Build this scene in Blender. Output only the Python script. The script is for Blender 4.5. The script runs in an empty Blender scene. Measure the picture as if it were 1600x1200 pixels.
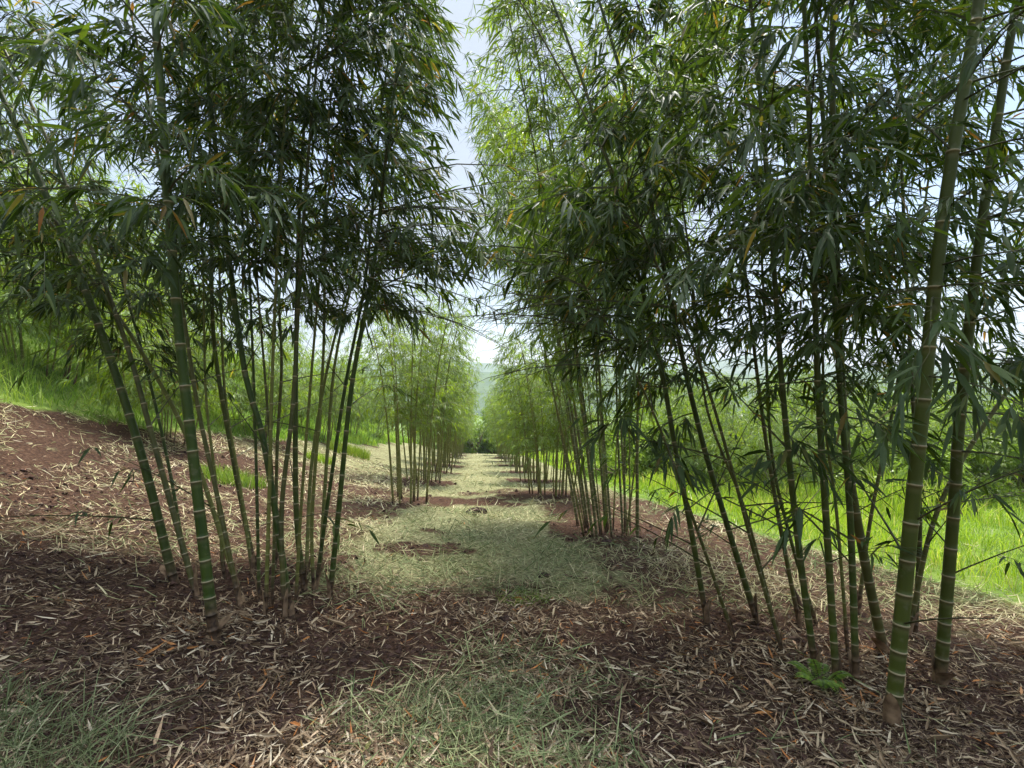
import bpy, math, random
import numpy as np

R = math.radians
rng = np.random.default_rng(11)
random.seed(5)
C = bpy.context.scene.collection
F = 800.0                      # focal length in pixels of the 1600 px wide photograph
CAMZ = 1.5

# ------------------------------------------------------------------ terrain
def _hash(ix, iy, s):
    v = np.sin(ix * 127.1 + iy * 311.7 + s * 74.7) * 43758.5453
    return v - np.floor(v)

def vnoise(x, y, s=0.0):
    x = np.asarray(x, float); y = np.asarray(y, float)
    ix = np.floor(x); iy = np.floor(y)
    fx = x - ix; fy = y - iy
    fx = fx * fx * (3 - 2 * fx); fy = fy * fy * (3 - 2 * fy)
    a = _hash(ix, iy, s); b = _hash(ix + 1, iy, s); c = _hash(ix, iy + 1, s); d = _hash(ix + 1, iy + 1, s)
    return (a * (1 - fx) + b * fx) * (1 - fy) + (c * (1 - fx) + d * fx) * fy

def fbm(x, y, s=0.0, o=4):
    t = 0; a = .5; f = 1.0
    for k in range(o):
        t = t + a * vnoise(x * f, y * f, s + k * 3.1); a *= .5; f *= 2.03
    return t

def sstep(a, b, v):
    t = np.clip((v - a) / (b - a), 0, 1)
    return t * t * (3 - 2 * t)

def uu(x, y): return x + .07 * y

def smooth_h(x, y):
    x = np.asarray(x, float); y = np.asarray(y, float)
    u = uu(x, y)
    yb = np.maximum(y, -12.)
    base = np.where(yb < 42, -.1 * yb, -4.2 - .17 * (yb - 42))
    base = np.maximum(base, -26 - 0 * y)
    un = np.clip(-u, 0, None)
    left = np.where(un < 8, .033 * un ** 2, 2.11 + .50 * (un - 8))
    left = np.where(un > 34, 15.1 + .12 * (un - 34), left)
    left = np.minimum(left, 22.)
    fade = 1 - .65 * sstep(45, 160, y)
    up = np.clip(u, 0, None)
    right = -.03 * np.minimum(up, 7) + .012 * np.clip(up - 9, 0, 40)
    return base + left * fade + right

UEDGE_PTS = None
CLUMPS = []     # (x, y, soil radius)

def soil_mask(x, y):
    m = np.zeros_like(np.asarray(x, float))
    n = fbm(np.asarray(x) * 1.3, np.asarray(y) * 1.3, 5.0, 3) - .45
    for (cx, cy, r) in CLUMPS:
        d = np.hypot(np.asarray(x) - cx, (np.asarray(y) - cy) * 1.15) + .55 * (fbm(np.asarray(x) * 2.3, np.asarray(y) * 2.3, 6.5, 3) - .45)
        m = np.maximum(m, 1 - sstep(r * .55, r * 1.1, d + n * 1.3))
    # patchy bare earth on the left slope
    u = uu(np.asarray(x), np.asarray(y)); nn = fbm(np.asarray(x) * .9, np.asarray(y) * .9, 7.7, 4)
    m = np.maximum(m, .9 * sstep(.40, .56, nn + .16 * sstep(2.6, 4.5, -u) - .12 * sstep(-2.6, -1., u)) * sstep(4., 6., np.asarray(y)) * (1 - sstep(1.2, 2.2, u)) * (1 - .6 * sstep(11, 17, np.asarray(y))))
    return m

def field_edge(y):            # u of the border of the bright grass on the right
    return np.interp(y, [-10, 3, 5, 8, 11, 16, 45], [5.6, 5.5, 5.15, 4.55, 4.2, 3.9, 3.6])

def bank_edge(y):             # u of the border of the grass bank on the left
    return -np.interp(y, [-10, 5, 9, 14, 25, 45], [9.6, 8.9, 7.6, 6.6, 5.6, 5.0])

def grass_mask(x, y):
    u = uu(x, y)
    n = (fbm(x * .9, y * .9, 2.0, 3) - .45) * 1.1
    r = sstep(-.12, .25, u - field_edge(y) + n * .5)
    l = sstep(-.2, .35, bank_edge(y) - u + n * 1.2)
    # the upper terrace row stands on bare soil, so the bank grass is a strip
    return np.maximum(r, l)

def ridge_h(x, y):
    # rough raked ridges of cut grass across the alley
    u = uu(x, y)
    k = np.sin(y * 2.1 + 1.7 * np.sin(u * .9) + 3 * vnoise(x * .5, y * .5, 9.))
    w = sstep(5, 9, y) * (1 - sstep(2.6, 3.6, np.abs(u - .1)))
    return .05 * w * k

def hfun(x, y):
    x = np.asarray(x, float); y = np.asarray(y, float)
    s = soil_mask(x, y)
    near = 1 - sstep(30, 60, np.hypot(x, y))
    h = smooth_h(x, y)
    h = h + near * (.10 * (fbm(x * .6, y * .6, 1.0, 3) - .45) + .05 * (fbm(x * 2.6, y * 2.6, 4.0, 4) - .45) * (1 - .5 * s))
    h = h + near * ridge_h(x, y) * (1 - s)
    h = h + near * (.05 * s * (1 - s) * 4) * fbm(x * 4, y * 4, 8.0, 2)     # berm of litter round the bare soil
    far = sstep(60, 140, np.hypot(x, y))
    h = h + far * 5 * (fbm(x * .02, y * .02, 3.3, 4) - .45)
    return h

def hit(px, py, h=None):
    h = h or smooth_h
    t = np.concatenate([np.arange(1, 30, .01), np.arange(30, 300, .2)])
    X = (px - 800) / F * t; Z = CAMZ - (py - 600) / F * t
    g = h(X, t)
    i = np.argmax(Z < g)
    return float(X[i]), float(t[i]), float(g[i])

# soil patches round the clumps (x, y, r)
ROW_L = [(-2.05, 4.2)]
for py_, uu_ in ((11.0, -1.45), (15.6, -1.6), (19.6, -1.5), (23.8, -1.6), (28., -1.5), (32.5, -1.6), (37., -1.5), (41.5, -1.6)):
    ROW_L.append((uu_ - .07 * py_, py_))
ROW_R = [(2.25, 3.75)]
for py_, uu_ in ((8.3, 2.0), (13.2, 1.95), (17.4, 2.05), (21.5, 1.95), (25.8, 2.05), (30, 1.95), (34.5, 2.0), (39, 2.0)):
    ROW_R.append((uu_ - .07 * py_, py_))
ROW_U2 = [(-10.2, 11.), (-9.6, 13.4), (-13., 12.), (-12.5, 16.)]
ROW_U = [(u_ - .07 * y_, y_) for y_, u_ in ((6.2, -8.4), (10.6, -6.5), (15.5, -6.6), (20.5, -6.5), (26, -6.6), (32, -6.6))]
CLUMPS = [(-2.15, 3.55, 2.0), (-3.6, 3.5, 1.3), (1.95, 3.05, 1.9), (3.2, 2.6, 1.5)]
CLUMPS += [(x, y, 1.25) for x, y in ROW_L[1:]] + [(x, y, 1.1) for x, y in ROW_R[1:]]
CLUMPS += [(x, y, 1.6) for x, y in ROW_U]

# ------------------------------------------------------------------ mesh helpers
def mesh_obj(name, verts, faces, mat, parent=None, smooth=False, attrs=None, loc=None, mats=None, midx=None):
    """faces: list of int arrays, each (n,3) or (n,4)"""
    verts = np.asarray(verts, dtype=np.float32).reshape(-1, 3)
    if loc is not None: verts = verts - np.asarray(loc, dtype=np.float32)
    if not isinstance(faces, list): faces = [faces]
    faces = [np.asarray(f, dtype=np.int32) for f in faces if len(f)]
    me = bpy.data.meshes.new(name)
    me.vertices.add(len(verts)); me.vertices.foreach_set('co', verts.ravel())
    nl = sum(f.size for f in faces); npoly = sum(len(f) for f in faces)
    me.loops.add(nl); me.loops.foreach_set('vertex_index', np.concatenate([f.ravel() for f in faces]))
    me.polygons.add(npoly)
    tot = np.concatenate([np.full(len(f), f.shape[1], dtype=np.int32) for f in faces])
    st = np.concatenate([[0], np.cumsum(tot)[:-1]]).astype(np.int32)
    me.polygons.foreach_set('loop_start', st)
    try: me.polygons.foreach_set('loop_total', tot)
    except Exception: pass
    me.polygons.foreach_set('use_smooth', np.full(npoly, smooth))
    for k, v in (attrs or {}).items():
        a = me.attributes.new(k, 'FLOAT', 'POINT'); a.data.foreach_set('value', np.asarray(v, dtype=np.float32))
    me.update(calc_edges=True)
    for mm in (mats or [mat]): me.materials.append(mm)
    if midx is not None: me.polygons.foreach_set('material_index', np.asarray(midx, dtype=np.int32))
    o = bpy.data.objects.new(name, me); C.objects.link(o)
    if parent is not None: o.parent = parent
    elif loc is not None: o.location = loc
    return o

def empty(name, loc, label=None, cat=None, group=None):
    o = bpy.data.objects.new(name, None); C.objects.link(o); o.location = loc; o.empty_display_size = .2
    tag(o, label, cat, group); return o

def tag(o, label=None, cat=None, group=None, kind=None):
    if label: o['label'] = label
    if cat: o['category'] = cat
    if group: o['group'] = group
    if kind: o['kind'] = kind
    return o

def copy_tree(o, parent=None):
    c = o.copy(); C.objects.link(c)
    if parent is not None: c.parent = parent
    for ch in list(o.children): copy_tree(ch, c)
    return c

def nrm(v): return v / np.maximum(np.linalg.norm(v, axis=-1, keepdims=True), 1e-9)

def tubes(pts, rad, sides=3):
    """pts (n,k,3), rad (n,k) -> verts, quads"""
    n, k, _ = pts.shape
    t = np.gradient(pts, axis=1); t = nrm(t)
    ref = np.zeros_like(t); ref[..., 2] = 1
    bad = np.abs(t[..., 2]) > .9
    ref[bad] = (1, 0, 0)
    a = nrm(np.cross(t, ref)); b = np.cross(t, a)
    ang = np.arange(sides) * 2 * np.pi / sides
    v = pts[:, :, None, :] + rad[:, :, None, None] * (a[:, :, None, :] * np.cos(ang)[None, None, :, None] + b[:, :, None, :] * np.sin(ang)[None, None, :, None])
    idx = np.arange(n * k * sides).reshape(n, k, sides)
    nx = np.roll(idx, -1, axis=2)
    q = np.stack([idx[:, :-1], nx[:, :-1], nx[:, 1:], idx[:, 1:]], axis=-1).reshape(-1, 4)
    return v.reshape(-1, 3), q

LEAF_T = np.array([0, .13, .13, .13, .52, .52, .52, 1.])
LEAF_S = np.array([0, -1, 0, 1, -.78, 0, .78, 0])
LEAF_F = np.array([(0, 2, 1), (0, 3, 2), (1, 2, 5), (1, 5, 4), (2, 3, 6), (2, 6, 5), (4, 5, 7), (5, 6, 7)])
LEAF_T = np.array([0, .24, .24, .24, .62, .62, .62, 1.])
LO_T = np.array([0, .35, .35, 1.]); LO_S = np.array([0, -1, 1, 0]); LO_F = np.array([(0, 2, 1), (1, 2, 3)])

def leaves(P, d, L, W, droop=.25, roll=None, lod=0, up=None, rnd=None, fold=.22):
    """blade-shaped leaves: bases P, directions d; returns verts, tris, per vertex rnd"""
    n = len(P)
    d = nrm(d)
    upv = np.tile([0, 0, 1.], (n, 1)) if up is None else up
    upv = upv + rng.normal(0, .45 if roll is None else roll, (n, 3))
    y = nrm(np.cross(upv, d)); z = np.cross(d, y)
    T, S, Fc = (LEAF_T, LEAF_S, LEAF_F) if lod == 0 else (LO_T, LO_S, LO_F)
    L = np.asarray(L)[:, None]; W = np.asarray(W)[:, None]
    v = P[:, None, :] + d[:, None, :] * (L * T)[:, :, None] + y[:, None, :] * (W * S)[:, :, None]
    v = v + z[:, None, :] * (W * fold * np.abs(S))[:, :, None]
    dr = (np.asarray(droop) * np.ones(n))[:, None] * L * T[None, :] ** 2
    v[:, :, 2] -= dr
    k = len(T)
    f = (np.arange(n) * k)[:, None, None] + Fc[None]
    r = rng.random(n) if rnd is None else rnd
    return v.reshape(-1, 3), f.reshape(-1, 3), np.repeat(r, k)

class Acc:
    def __init__(s): s.v = []; s.f = []; s.r = []; s.n = 0
    def add(s, v, f, r=None):
        s.v.append(v); s.f.append(f + s.n); s.n += len(v)
        s.r.append(np.zeros(len(v)) if r is None else r)
    def obj(s, name, mat, parent=None, loc=None, smooth=False, origin=None):
        v = np.concatenate(s.v)
        if origin is not None: v = v - np.asarray(origin)
        return mesh_obj(name, v, s.f if len({f.shape[1] for f in s.f}) > 1 else [np.concatenate(s.f)], mat, parent, smooth, {'rnd': np.concatenate(s.r)}, loc)

# ------------------------------------------------------------------ materials
def new_mat(name):
    m = bpy.data.materials.new(name); m.use_nodes = True
    nt = m.node_tree; nt.nodes.clear()
    return m, nt, nt.nodes.new('ShaderNodeOutputMaterial')

def N(nt, t, **kw):
    n = nt.nodes.new(t)
    for k, v in kw.items(): setattr(n, k, v)
    return n

def ramp(nt, stops, interp='LINEAR'):
    n = nt.nodes.new('ShaderNodeValToRGB'); cr = n.color_ramp; cr.interpolation = interp
    while len(cr.elements) > 1: cr.elements.remove(cr.elements[-1])
    for i, (p, c) in enumerate(stops):
        e = cr.elements[0] if i == 0 else cr.elements.new(p)
        e.position = p; e.color = (*c, 1)
    return n

def foliage_mat(name, stops, trans=.35, back=None, gloss=.35, tint=(1.15, 1.25, .55), interp='LINEAR'):
    m, nt, out = new_mat(name); L = nt.links.new
    at = N(nt, 'ShaderNodeAttribute', attribute_name='rnd')
    rp = ramp(nt, stops, interp); L(at.outputs['Fac'], rp.inputs[0])
    col = rp.outputs[0]
    oi = N(nt, 'ShaderNodeObjectInfo')
    hs = N(nt, 'ShaderNodeHueSaturation'); L(col, hs.inputs['Color'])
    mr = N(nt, 'ShaderNodeMapRange'); mr.inputs[3].default_value = .8; mr.inputs[4].default_value = 1.2
    L(oi.outputs['Random'], mr.inputs[0]); L(mr.outputs[0], hs.inputs['Value'])
    col = hs.outputs[0]
    if back:
        g = N(nt, 'ShaderNodeNewGeometry'); mx = N(nt, 'ShaderNodeMix', data_type='RGBA')
        L(g.outputs['Backfacing'], mx.inputs['Factor']); L(col, mx.inputs['A']); mx.inputs['B'].default_value = (*back, 1)
        mx2 = N(nt, 'ShaderNodeMix', data_type='RGBA'); mx2.inputs['Factor'].default_value = .55
        L(col, mx2.inputs['A']); L(mx.outputs['Result'], mx2.inputs['B']); col = mx2.outputs['Result']
    p = N(nt, 'ShaderNodeBsdfPrincipled'); p.inputs['Roughness'].default_value = gloss
    p.inputs['Specular IOR Level'].default_value = .16
    L(col, p.inputs['Base Color'])
    tr = N(nt, 'ShaderNodeBsdfTranslucent')
    mt = N(nt, 'ShaderNodeMix', data_type='RGBA', blend_type='MULTIPLY'); mt.inputs['Factor'].default_value = 1
    L(col, mt.inputs['A']); mt.inputs['B'].default_value = (*tint, 1); L(mt.outputs['Result'], tr.inputs['Color'])
    ms = N(nt, 'ShaderNodeMixShader'); ms.inputs[0].default_value = trans
    L(p.outputs[0], ms.inputs[1]); L(tr.outputs[0], ms.inputs[2]); L(ms.outputs[0], out.inputs[0])
    return m

M = {}
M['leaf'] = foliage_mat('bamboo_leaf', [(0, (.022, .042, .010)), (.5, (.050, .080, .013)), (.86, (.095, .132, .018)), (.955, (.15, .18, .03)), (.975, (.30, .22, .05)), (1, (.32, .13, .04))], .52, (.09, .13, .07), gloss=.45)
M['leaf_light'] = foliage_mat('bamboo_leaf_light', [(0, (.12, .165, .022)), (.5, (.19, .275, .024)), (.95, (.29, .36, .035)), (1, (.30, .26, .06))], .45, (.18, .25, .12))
M['leaf_bush'] = foliage_mat('bush_leaf', [(0, (.09, .14, .025)), (.6, (.17, .24, .04)), (1, (.26, .32, .06))], .5)
M['leaf_dark'] = foliage_mat('dark_bush_leaf', [(0, (.06, .095, .02)), (.6, (.12, .17, .035)), (1, (.20, .24, .055))], .3)
M['grass'] = foliage_mat('field_grass', [(0, (.10, .17, .03)), (.45, (.21, .32, .03)), (.85, (.33, .43, .045)), (.95, (.36, .40, .10)), (1, (.44, .40, .2))], .45, gloss=.5, tint=(1.15, 1.15, .5))
M['bank'] = foliage_mat('bank_grass', [(0, (.10, .18, .03)), (.5, (.20, .31, .05)), (1, (.36, .43, .10))], .4, gloss=.5)
M['cut'] = foliage_mat('cut_grass', [(0, (.085, .10, .045)), (.6, (.17, .20, .085)), (1, (.32, .33, .18))], .25, gloss=.6, tint=(1, 1, .8))
M['straw'] = foliage_mat('dried_grass', [(0, (.10, .14, .05)), (.25, (.20, .235, .10)), (.45, (.33, .36, .17)), (.6, (.45, .41, .22)), (.85, (.60, .53, .31)), (1, (.68, .62, .43))], .15, gloss=.6, tint=(1, 1, .9))
M['litter'] = foliage_mat('dry_leaf', [(0, (.05, .03, .02)), (.3, (.15, .095, .055)), (.55, (.32, .225, .135)), (.8, (.50, .39, .25)), (.93, (.64, .54, .39)), (.96, (.50, .22, .07)), (.985, (.42, .16, .05)), (1, (.12, .17, .06))], .12, gloss=.55, tint=(1, .9, .8))
M['fern'] = foliage_mat('fern_leaf', [(0, (.10, .18, .025)), (1, (.24, .34, .05))], .35)

def culm_mat(name, g1, g2, ring=(.40, .33, .20)):
    m, nt, out = new_mat(name); L = nt.links.new
    tc = N(nt, 'ShaderNodeTexCoord')
    mp = N(nt, 'ShaderNodeMapping'); mp.inputs['Scale'].default_value = (9, 9, 1.6); L(tc.outputs['Object'], mp.inputs[0])
    no = N(nt, 'ShaderNodeTexNoise'); no.inputs['Scale'].default_value = 2.2; no.inputs['Detail'].default_value = 6; L(mp.outputs[0], no.inputs['Vector'])
    rp = ramp(nt, [(.25, g1), (.72, g2)]); L(no.outputs[0], rp.inputs[0])
    oi = N(nt, 'ShaderNodeObjectInfo')
    mxo = N(nt, 'ShaderNodeMix', data_type='RGBA'); mro = N(nt, 'ShaderNodeMapRange'); mro.inputs[4].default_value = .55
    L(oi.outputs['Random'], mro.inputs[0]); L(mro.outputs[0], mxo.inputs['Factor']); L(rp.outputs[0], mxo.inputs['A']); mxo.inputs['B'].default_value = (.11, .105, .02, 1)
    # lichen / scuff blotches
    n2 = N(nt, 'ShaderNodeTexNoise'); n2.inputs['Scale'].default_value = 22; n2.inputs['Detail'].default_value = 5; L(tc.outputs['Object'], n2.inputs['Vector'])
    r2 = ramp(nt, [(.60, (0, 0, 0)), (.70, (1, 1, 1))]); L(n2.outputs[0], r2.inputs[0])
    mf = N(nt, 'ShaderNodeMath', operation='MULTIPLY'); mf.inputs[1].default_value = .7; L(r2.outputs[0], mf.inputs[0])
    mx = N(nt, 'ShaderNodeMix', data_type='RGBA'); L(mf.outputs[0], mx.inputs['Factor']); L(mxo.outputs['Result'], mx.inputs['A']); mx.inputs['B'].default_value = (.105, .11, .055, 1)
    an = N(nt, 'ShaderNodeAttribute', attribute_name='ring')
    mx2 = N(nt, 'ShaderNodeMix', data_type='RGBA'); L(an.outputs['Fac'], mx2.inputs['Factor']); L(mx.outputs['Result'], mx2.inputs['A']); mx2.inputs['B'].default_value = (*ring, 1)
    ab = N(nt, 'ShaderNodeAttribute', attribute_name='foot')
    n3 = N(nt, 'ShaderNodeTexNoise'); n3.inputs['Scale'].default_value = 30; L(tc.outputs['Object'], n3.inputs['Vector'])
    r3 = ramp(nt, [(.3, (.03, .018, .012)), (.75, (.16, .10, .055))]); L(n3.outputs[0], r3.inputs[0])
    mx3 = N(nt, 'ShaderNodeMix', data_type='RGBA'); L(ab.outputs['Fac'], mx3.inputs['Factor']); L(mx2.outputs['Result'], mx3.inputs['A']); L(r3.outputs[0], mx3.inputs['B'])
    p = N(nt, 'ShaderNodeBsdfPrincipled'); p.inputs['Roughness'].default_value = .5; p.inputs['Specular IOR Level'].default_value = .25
    L(mx3.outputs['Result'], p.inputs['Base Color'])
    bp = N(nt, 'ShaderNodeBump'); bp.inputs['Strength'].default_value = .25; bp.inputs['Distance'].default_value = .004; L(n2.outputs[0], bp.inputs['Height']); L(bp.outputs[0], p.inputs['Normal'])
    L(p.outputs[0], out.inputs[0])
    return m
M['culm'] = culm_mat('bamboo_culm', (.019, .043, .006), (.047, .076, .010))
M['culm_old'] = culm_mat('bamboo_culm_old', (.034, .042, .012), (.085, .083, .022))
M['culm_young'] = culm_mat('bamboo_culm_slender', (.10, .12, .025), (.20, .20, .05), (.34, .31, .14))

def plain_noise(name, c1, c2, scale=8., rough=.8, bump=.3, dist=.01):
    m, nt, out = new_mat(name); L = nt.links.new
    tc = N(nt, 'ShaderNodeTexCoord')
    no = N(nt, 'ShaderNodeTexNoise'); no.inputs['Scale'].default_value = scale; no.inputs['Detail'].default_value = 8; L(tc.outputs['Object'], no.inputs['Vector'])
    rp = ramp(nt, [(.3, c1), (.7, c2)]); L(no.outputs[0], rp.inputs[0])
    p = N(nt, 'ShaderNodeBsdfPrincipled'); p.inputs['Roughness'].default_value = rough; p.inputs['Specular IOR Level'].default_value = .2
    L(rp.outputs[0], p.inputs['Base Color'])
    bp = N(nt, 'ShaderNodeBump'); bp.inputs['Strength'].default_value = bump; bp.inputs['Distance'].default_value = dist
    L(no.outputs[0], bp.inputs['Height']); L(bp.outputs[0], p.inputs['Normal']); L(p.outputs[0], out.inputs[0])
    return m
M['twig'] = plain_noise('bamboo_branch', (.035, .04, .018), (.10, .095, .04), 20, .6, .2)
M['twig_light'] = plain_noise('bamboo_branch_light', (.08, .09, .025), (.17, .16, .05), 20, .6, .2)
M['sheath'] = plain_noise('culm_sheath', (.08, .045, .025), (.33, .22, .13), 18, .8, .5)
M['deadwood'] = plain_noise('dead_wood', (.045, .028, .02), (.17, .11, .075), 18, .85, .6)
M['clod'] = plain_noise('soil_clod', (.015, .010, .008), (.07, .04, .03), 22, .95, .9, .02)
M['bark'] = plain_noise('bush_bark', (.06, .045, .03), (.16, .12, .08), 12, .85, .6)

def ground_mat():
    m, nt, out = new_mat('ground_soil'); L = nt.links.new
    tc = N(nt, 'ShaderNodeTexCoord')
    def noise(s, d=8, r=.6):
        n = N(nt, 'ShaderNodeTexNoise'); n.inputs['Scale'].default_value = s; n.inputs['Detail'].default_value = d; n.inputs['Roughness'].default_value = r
        L(tc.outputs['Object'], n.inputs['Vector']); return n.outputs[0]
    n1, n2, n3 = noise(3.), noise(26., 8, .7), noise(.6)
    soil = ramp(nt, [(.3, (.014, .0075, .005)), (.5, (.056, .029, .018)), (.72, (.155, .090, .056))]); L(n2, soil.inputs[0])
    mul = ramp(nt, [(.32, (.05, .045, .022)), (.5, (.18, .175, .085)), (.68, (.38, .37, .20))]); L(n2, mul.inputs[0])
    grs = ramp(nt, [(.25, (.05, .085, .015)), (.5, (.11, .17, .03)), (.75, (.2, .26, .05))]); L(n1, grs.inputs[0])
    am = N(nt, 'ShaderNodeAttribute', attribute_name='soil'); ag = N(nt, 'ShaderNodeAttribute', attribute_name='grass')
    def wob(fac, nz, k):
        a = N(nt, 'ShaderNodeMath', operation='MULTIPLY_ADD'); L(nz, a.inputs[0]); a.inputs[1].default_value = k; L(fac, a.inputs[2])
        b = N(nt, 'ShaderNodeMath', operation='SUBTRACT'); L(a.outputs[0], b.inputs[0]); b.inputs[1].default_value = k * .5; b.use_clamp = True
        r = ramp(nt, [(.3, (0, 0, 0)), (.7, (1, 1, 1))]); L(b.outputs[0], r.inputs[0]); return r.outputs[0]
    mx = N(nt, 'ShaderNodeMix', data_type='RGBA'); L(wob(am.outputs['Fac'], n1, 1.), mx.inputs['Factor']); L(mul.outputs[0], mx.inputs['A']); L(soil.outputs[0], mx.inputs['B'])
    mx2 = N(nt, 'ShaderNodeMix', data_type='RGBA'); L(wob(ag.outputs['Fac'], n1, .6), mx2.inputs['Factor']); L(mx.outputs['Result'], mx2.inputs['A']); L(grs.outputs[0], mx2.inputs['B'])
    p = N(nt, 'ShaderNodeBsdfPrincipled'); p.inputs['Roughness'].default_value = .95; p.inputs['Specular IOR Level'].default_value = .1
    L(mx2.outputs['Result'], p.inputs['Base Color'])
    bp = N(nt, 'ShaderNodeBump'); bp.inputs['Strength'].default_value = 1.; bp.inputs['Distance'].default_value = .04
    L(n2, bp.inputs['Height']); L(bp.outputs[0], p.inputs['Normal']); L(p.outputs[0], out.inputs[0])
    return m
M['ground'] = ground_mat()

# ------------------------------------------------------------------ ground sheet
def axis(lo, hi, a, b, step, grow):
    mid = list(np.arange(a, b, step))
    r = []; x = b; s = step
    while x < hi: r.append(x); s *= grow; x += s
    r.append(hi)
    l = []; x = a - step; s = step
    while x > lo: l.append(x); s *= grow; x -= s
    l.append(lo)
    return np.array(l[::-1] + mid + r)
gx = axis(-700, 700, -4.5, 4.5, .04, 1.045)
gy = axis(-60, 1500, 1.6, 7.0, .04, 1.035)
GX, GY = np.meshgrid(gx, gy)
GZ = hfun(GX, GY)
ii = np.arange(GX.size).reshape(GX.shape)
gf = np.stack([ii[:-1, :-1], ii[:-1, 1:], ii[1:, 1:], ii[1:, :-1]], -1).reshape(-1, 4)
soil_v = np.clip(soil_mask(GX, GY) + .85 * (1 - sstep(4.2, 6.2, GY + 1.2 * (fbm(GX, GY, 6.) - .45) + .2 * np.abs(uu(GX, GY)))), 0, 1)
U_ = uu(GX, GY) + .9 * (fbm(GX * .9, GY * .9, 16., 3) - .45)
soil_v = np.maximum(soil_v, .75 * np.maximum(sstep(1.0, 1.7, U_), sstep(1.1, 2.0, -U_)) * (1 - .7 * sstep(11, 18, GY)))
soil_v = np.where(GY > 60, 0, soil_v)
grass_v = grass_mask(GX, GY)
grass_v = np.maximum(grass_v, sstep(42, 48, GY))
ground = mesh_obj('ground', np.stack([GX, GY, GZ], -1), gf, M['ground'], smooth=True, attrs={'soil': soil_v.ravel(), 'grass': grass_v.ravel()})
tag(ground, kind='structure')

# far hills
def hill_mesh(name, dist, x0, x1, top, base, seed, mat, depth=160):
    xs = np.linspace(x0, x1, 220); ts = np.linspace(0, 1, 14)
    Xg, T = np.meshgrid(xs, ts)
    Yg = dist + depth * T
    prof = top * (.45 + 1.1 * fbm(xs / (.22 * dist) + seed, xs * 0 + seed, seed, 4))
    Zg = base + (prof[None, :] - base) * np.sin(T * np.pi * .5) ** .9 + 2.5 * (fbm(Xg * .08, Yg * .08, seed, 3) - .45) * np.sin(T * np.pi)
    idx = np.arange(Xg.size).reshape(Xg.shape)
    f = np.stack([idx[:-1, :-1], idx[:-1, 1:], idx[1:, 1:], idx[1:, :-1]], -1).reshape(-1, 4)
    o = mesh_obj(name, np.stack([Xg, Yg, Zg], -1), f, mat, smooth=True)
    tag(o, kind='structure'); return o
M['hill'] = plain_noise('forested_hill', (.03, .06, .02), (.08, .12, .035), .09, .95, .9, 4.)
hill_mesh('hills', 420, -420, 520, 15, -40, 3.3, M['hill'])
hill_mesh('hills', 900, -900, 1100, 58, -60, 7.1, M['hill'], 300)

# ------------------------------------------------------------------ bamboo
def catmull(P, n=10):
    P = np.asarray(P, float)
    Q = np.vstack([2 * P[0] - P[1], P, 2 * P[-1] - P[-2]])
    out = []
    for i in range(1, len(Q) - 2):
        p0, p1, p2, p3 = Q[i - 1:i + 3]
        for t in np.linspace(0, 1, n, endpoint=False):
            out.append(.5 * ((2 * p1) + (-p0 + p2) * t + (2 * p0 - 5 * p1 + 4 * p2 - p3) * t * t + (-p0 + 3 * p1 - 3 * p2 + p3) * t ** 3))
    out.append(P[-1])
    return np.array(out)

def extend(path, H, outward, arch=.02):
    path = list(path); ln = sum(np.linalg.norm(path[i + 1] - path[i]) for i in range(len(path) - 1))
    d = nrm(path[-1] - path[-3 if len(path) > 3 else -2]); g = 1.0
    while ln < H:
        frac = ln / H
        d = nrm(d + outward * arch * (.3 + 2 * frac ** 3) + np.array([0, 0, -arch * 2.2 * frac ** 4]))
        path.append(path[-1] + d * .25); ln += .25
    return np.array(path)

class Path:
    def __init__(s, pts):
        s.p = pts; seg = np.linalg.norm(np.diff(pts, axis=0), axis=1); s.s = np.concatenate([[0], np.cumsum(seg)]); s.len = s.s[-1]
    def at(s, h): return np.stack([np.interp(h, s.s, s.p[:, i]) for i in range(3)], -1)
    def tan(s, h): return nrm(s.at(np.asarray(h) + .06) - s.at(np.asarray(h) - .06))

def node_heights(H, r0, kk=1.):
    h = .07; out = []
    while h < H - .1:
        out.append(h); h += kk * (.085 + .24 * min(1, h / 2.6)) * (1 + .08 * math.sin(h * 37.1)) * (1 if h < .75 * H else .8)
    return np.array(out)

def culm_mesh(path, r0, H, nodes, sides=12, lod=0):
    hs = [0]; ring = [0]; bump = [1.08]
    for h in nodes:
        if lod == 0:
            w = .0055 * (.6 + .4 * r0 / .05)
            for dh, rg, b in ((-.05, 0, .98), (-.03, .10, .98), (-w * 1.15, .22, 1.0), (-w, .55, 1.05), (w * .3, .9, 1.09), (w, .6, 1.04), (w * 1.3, 0, .985), (.03, 0, .97)):
                hs.append(h + dh); ring.append(rg); bump.append(b)
        else:
            for dh, rg, b in ((-.012, .2, 1.), (0, 1, 1.10), (.012, .2, 1.)):
                hs.append(h + dh); ring.append(rg); bump.append(b)
    hs.append(H); ring.append(0); bump.append(1)
    hs = np.array(hs); ring = np.array(ring); bump = np.array(bump)
    o = np.argsort(hs); hs, ring, bump = hs[o], ring[o], bump[o]
    k = hs > -.01; hs, ring, bump = hs[k], ring[k], bump[k]
    hs = np.concatenate([[-.18], hs]); ring = np.concatenate([[0], ring]); bump = np.concatenate([[1.15], bump])
    pts = path.at(np.maximum(hs, 0)); t0 = path.tan(np.array([.1]))[0]
    pts[0] = pts[1] - t0 * .18
    rad = r0 * (1 - .80 * np.clip(hs / H, 0, 1) ** 1.15) * bump
    rad = np.maximum(rad, .003)
    v, q = tubes(pts[None], rad[None], sides)
    ft = np.repeat(1 - sstep(.10, .26, hs + .06 * np.sin(pts[:, 0] * 40)), sides)
    rg = np.repeat(ring, sides)
    return v, q, rg, ft

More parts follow.
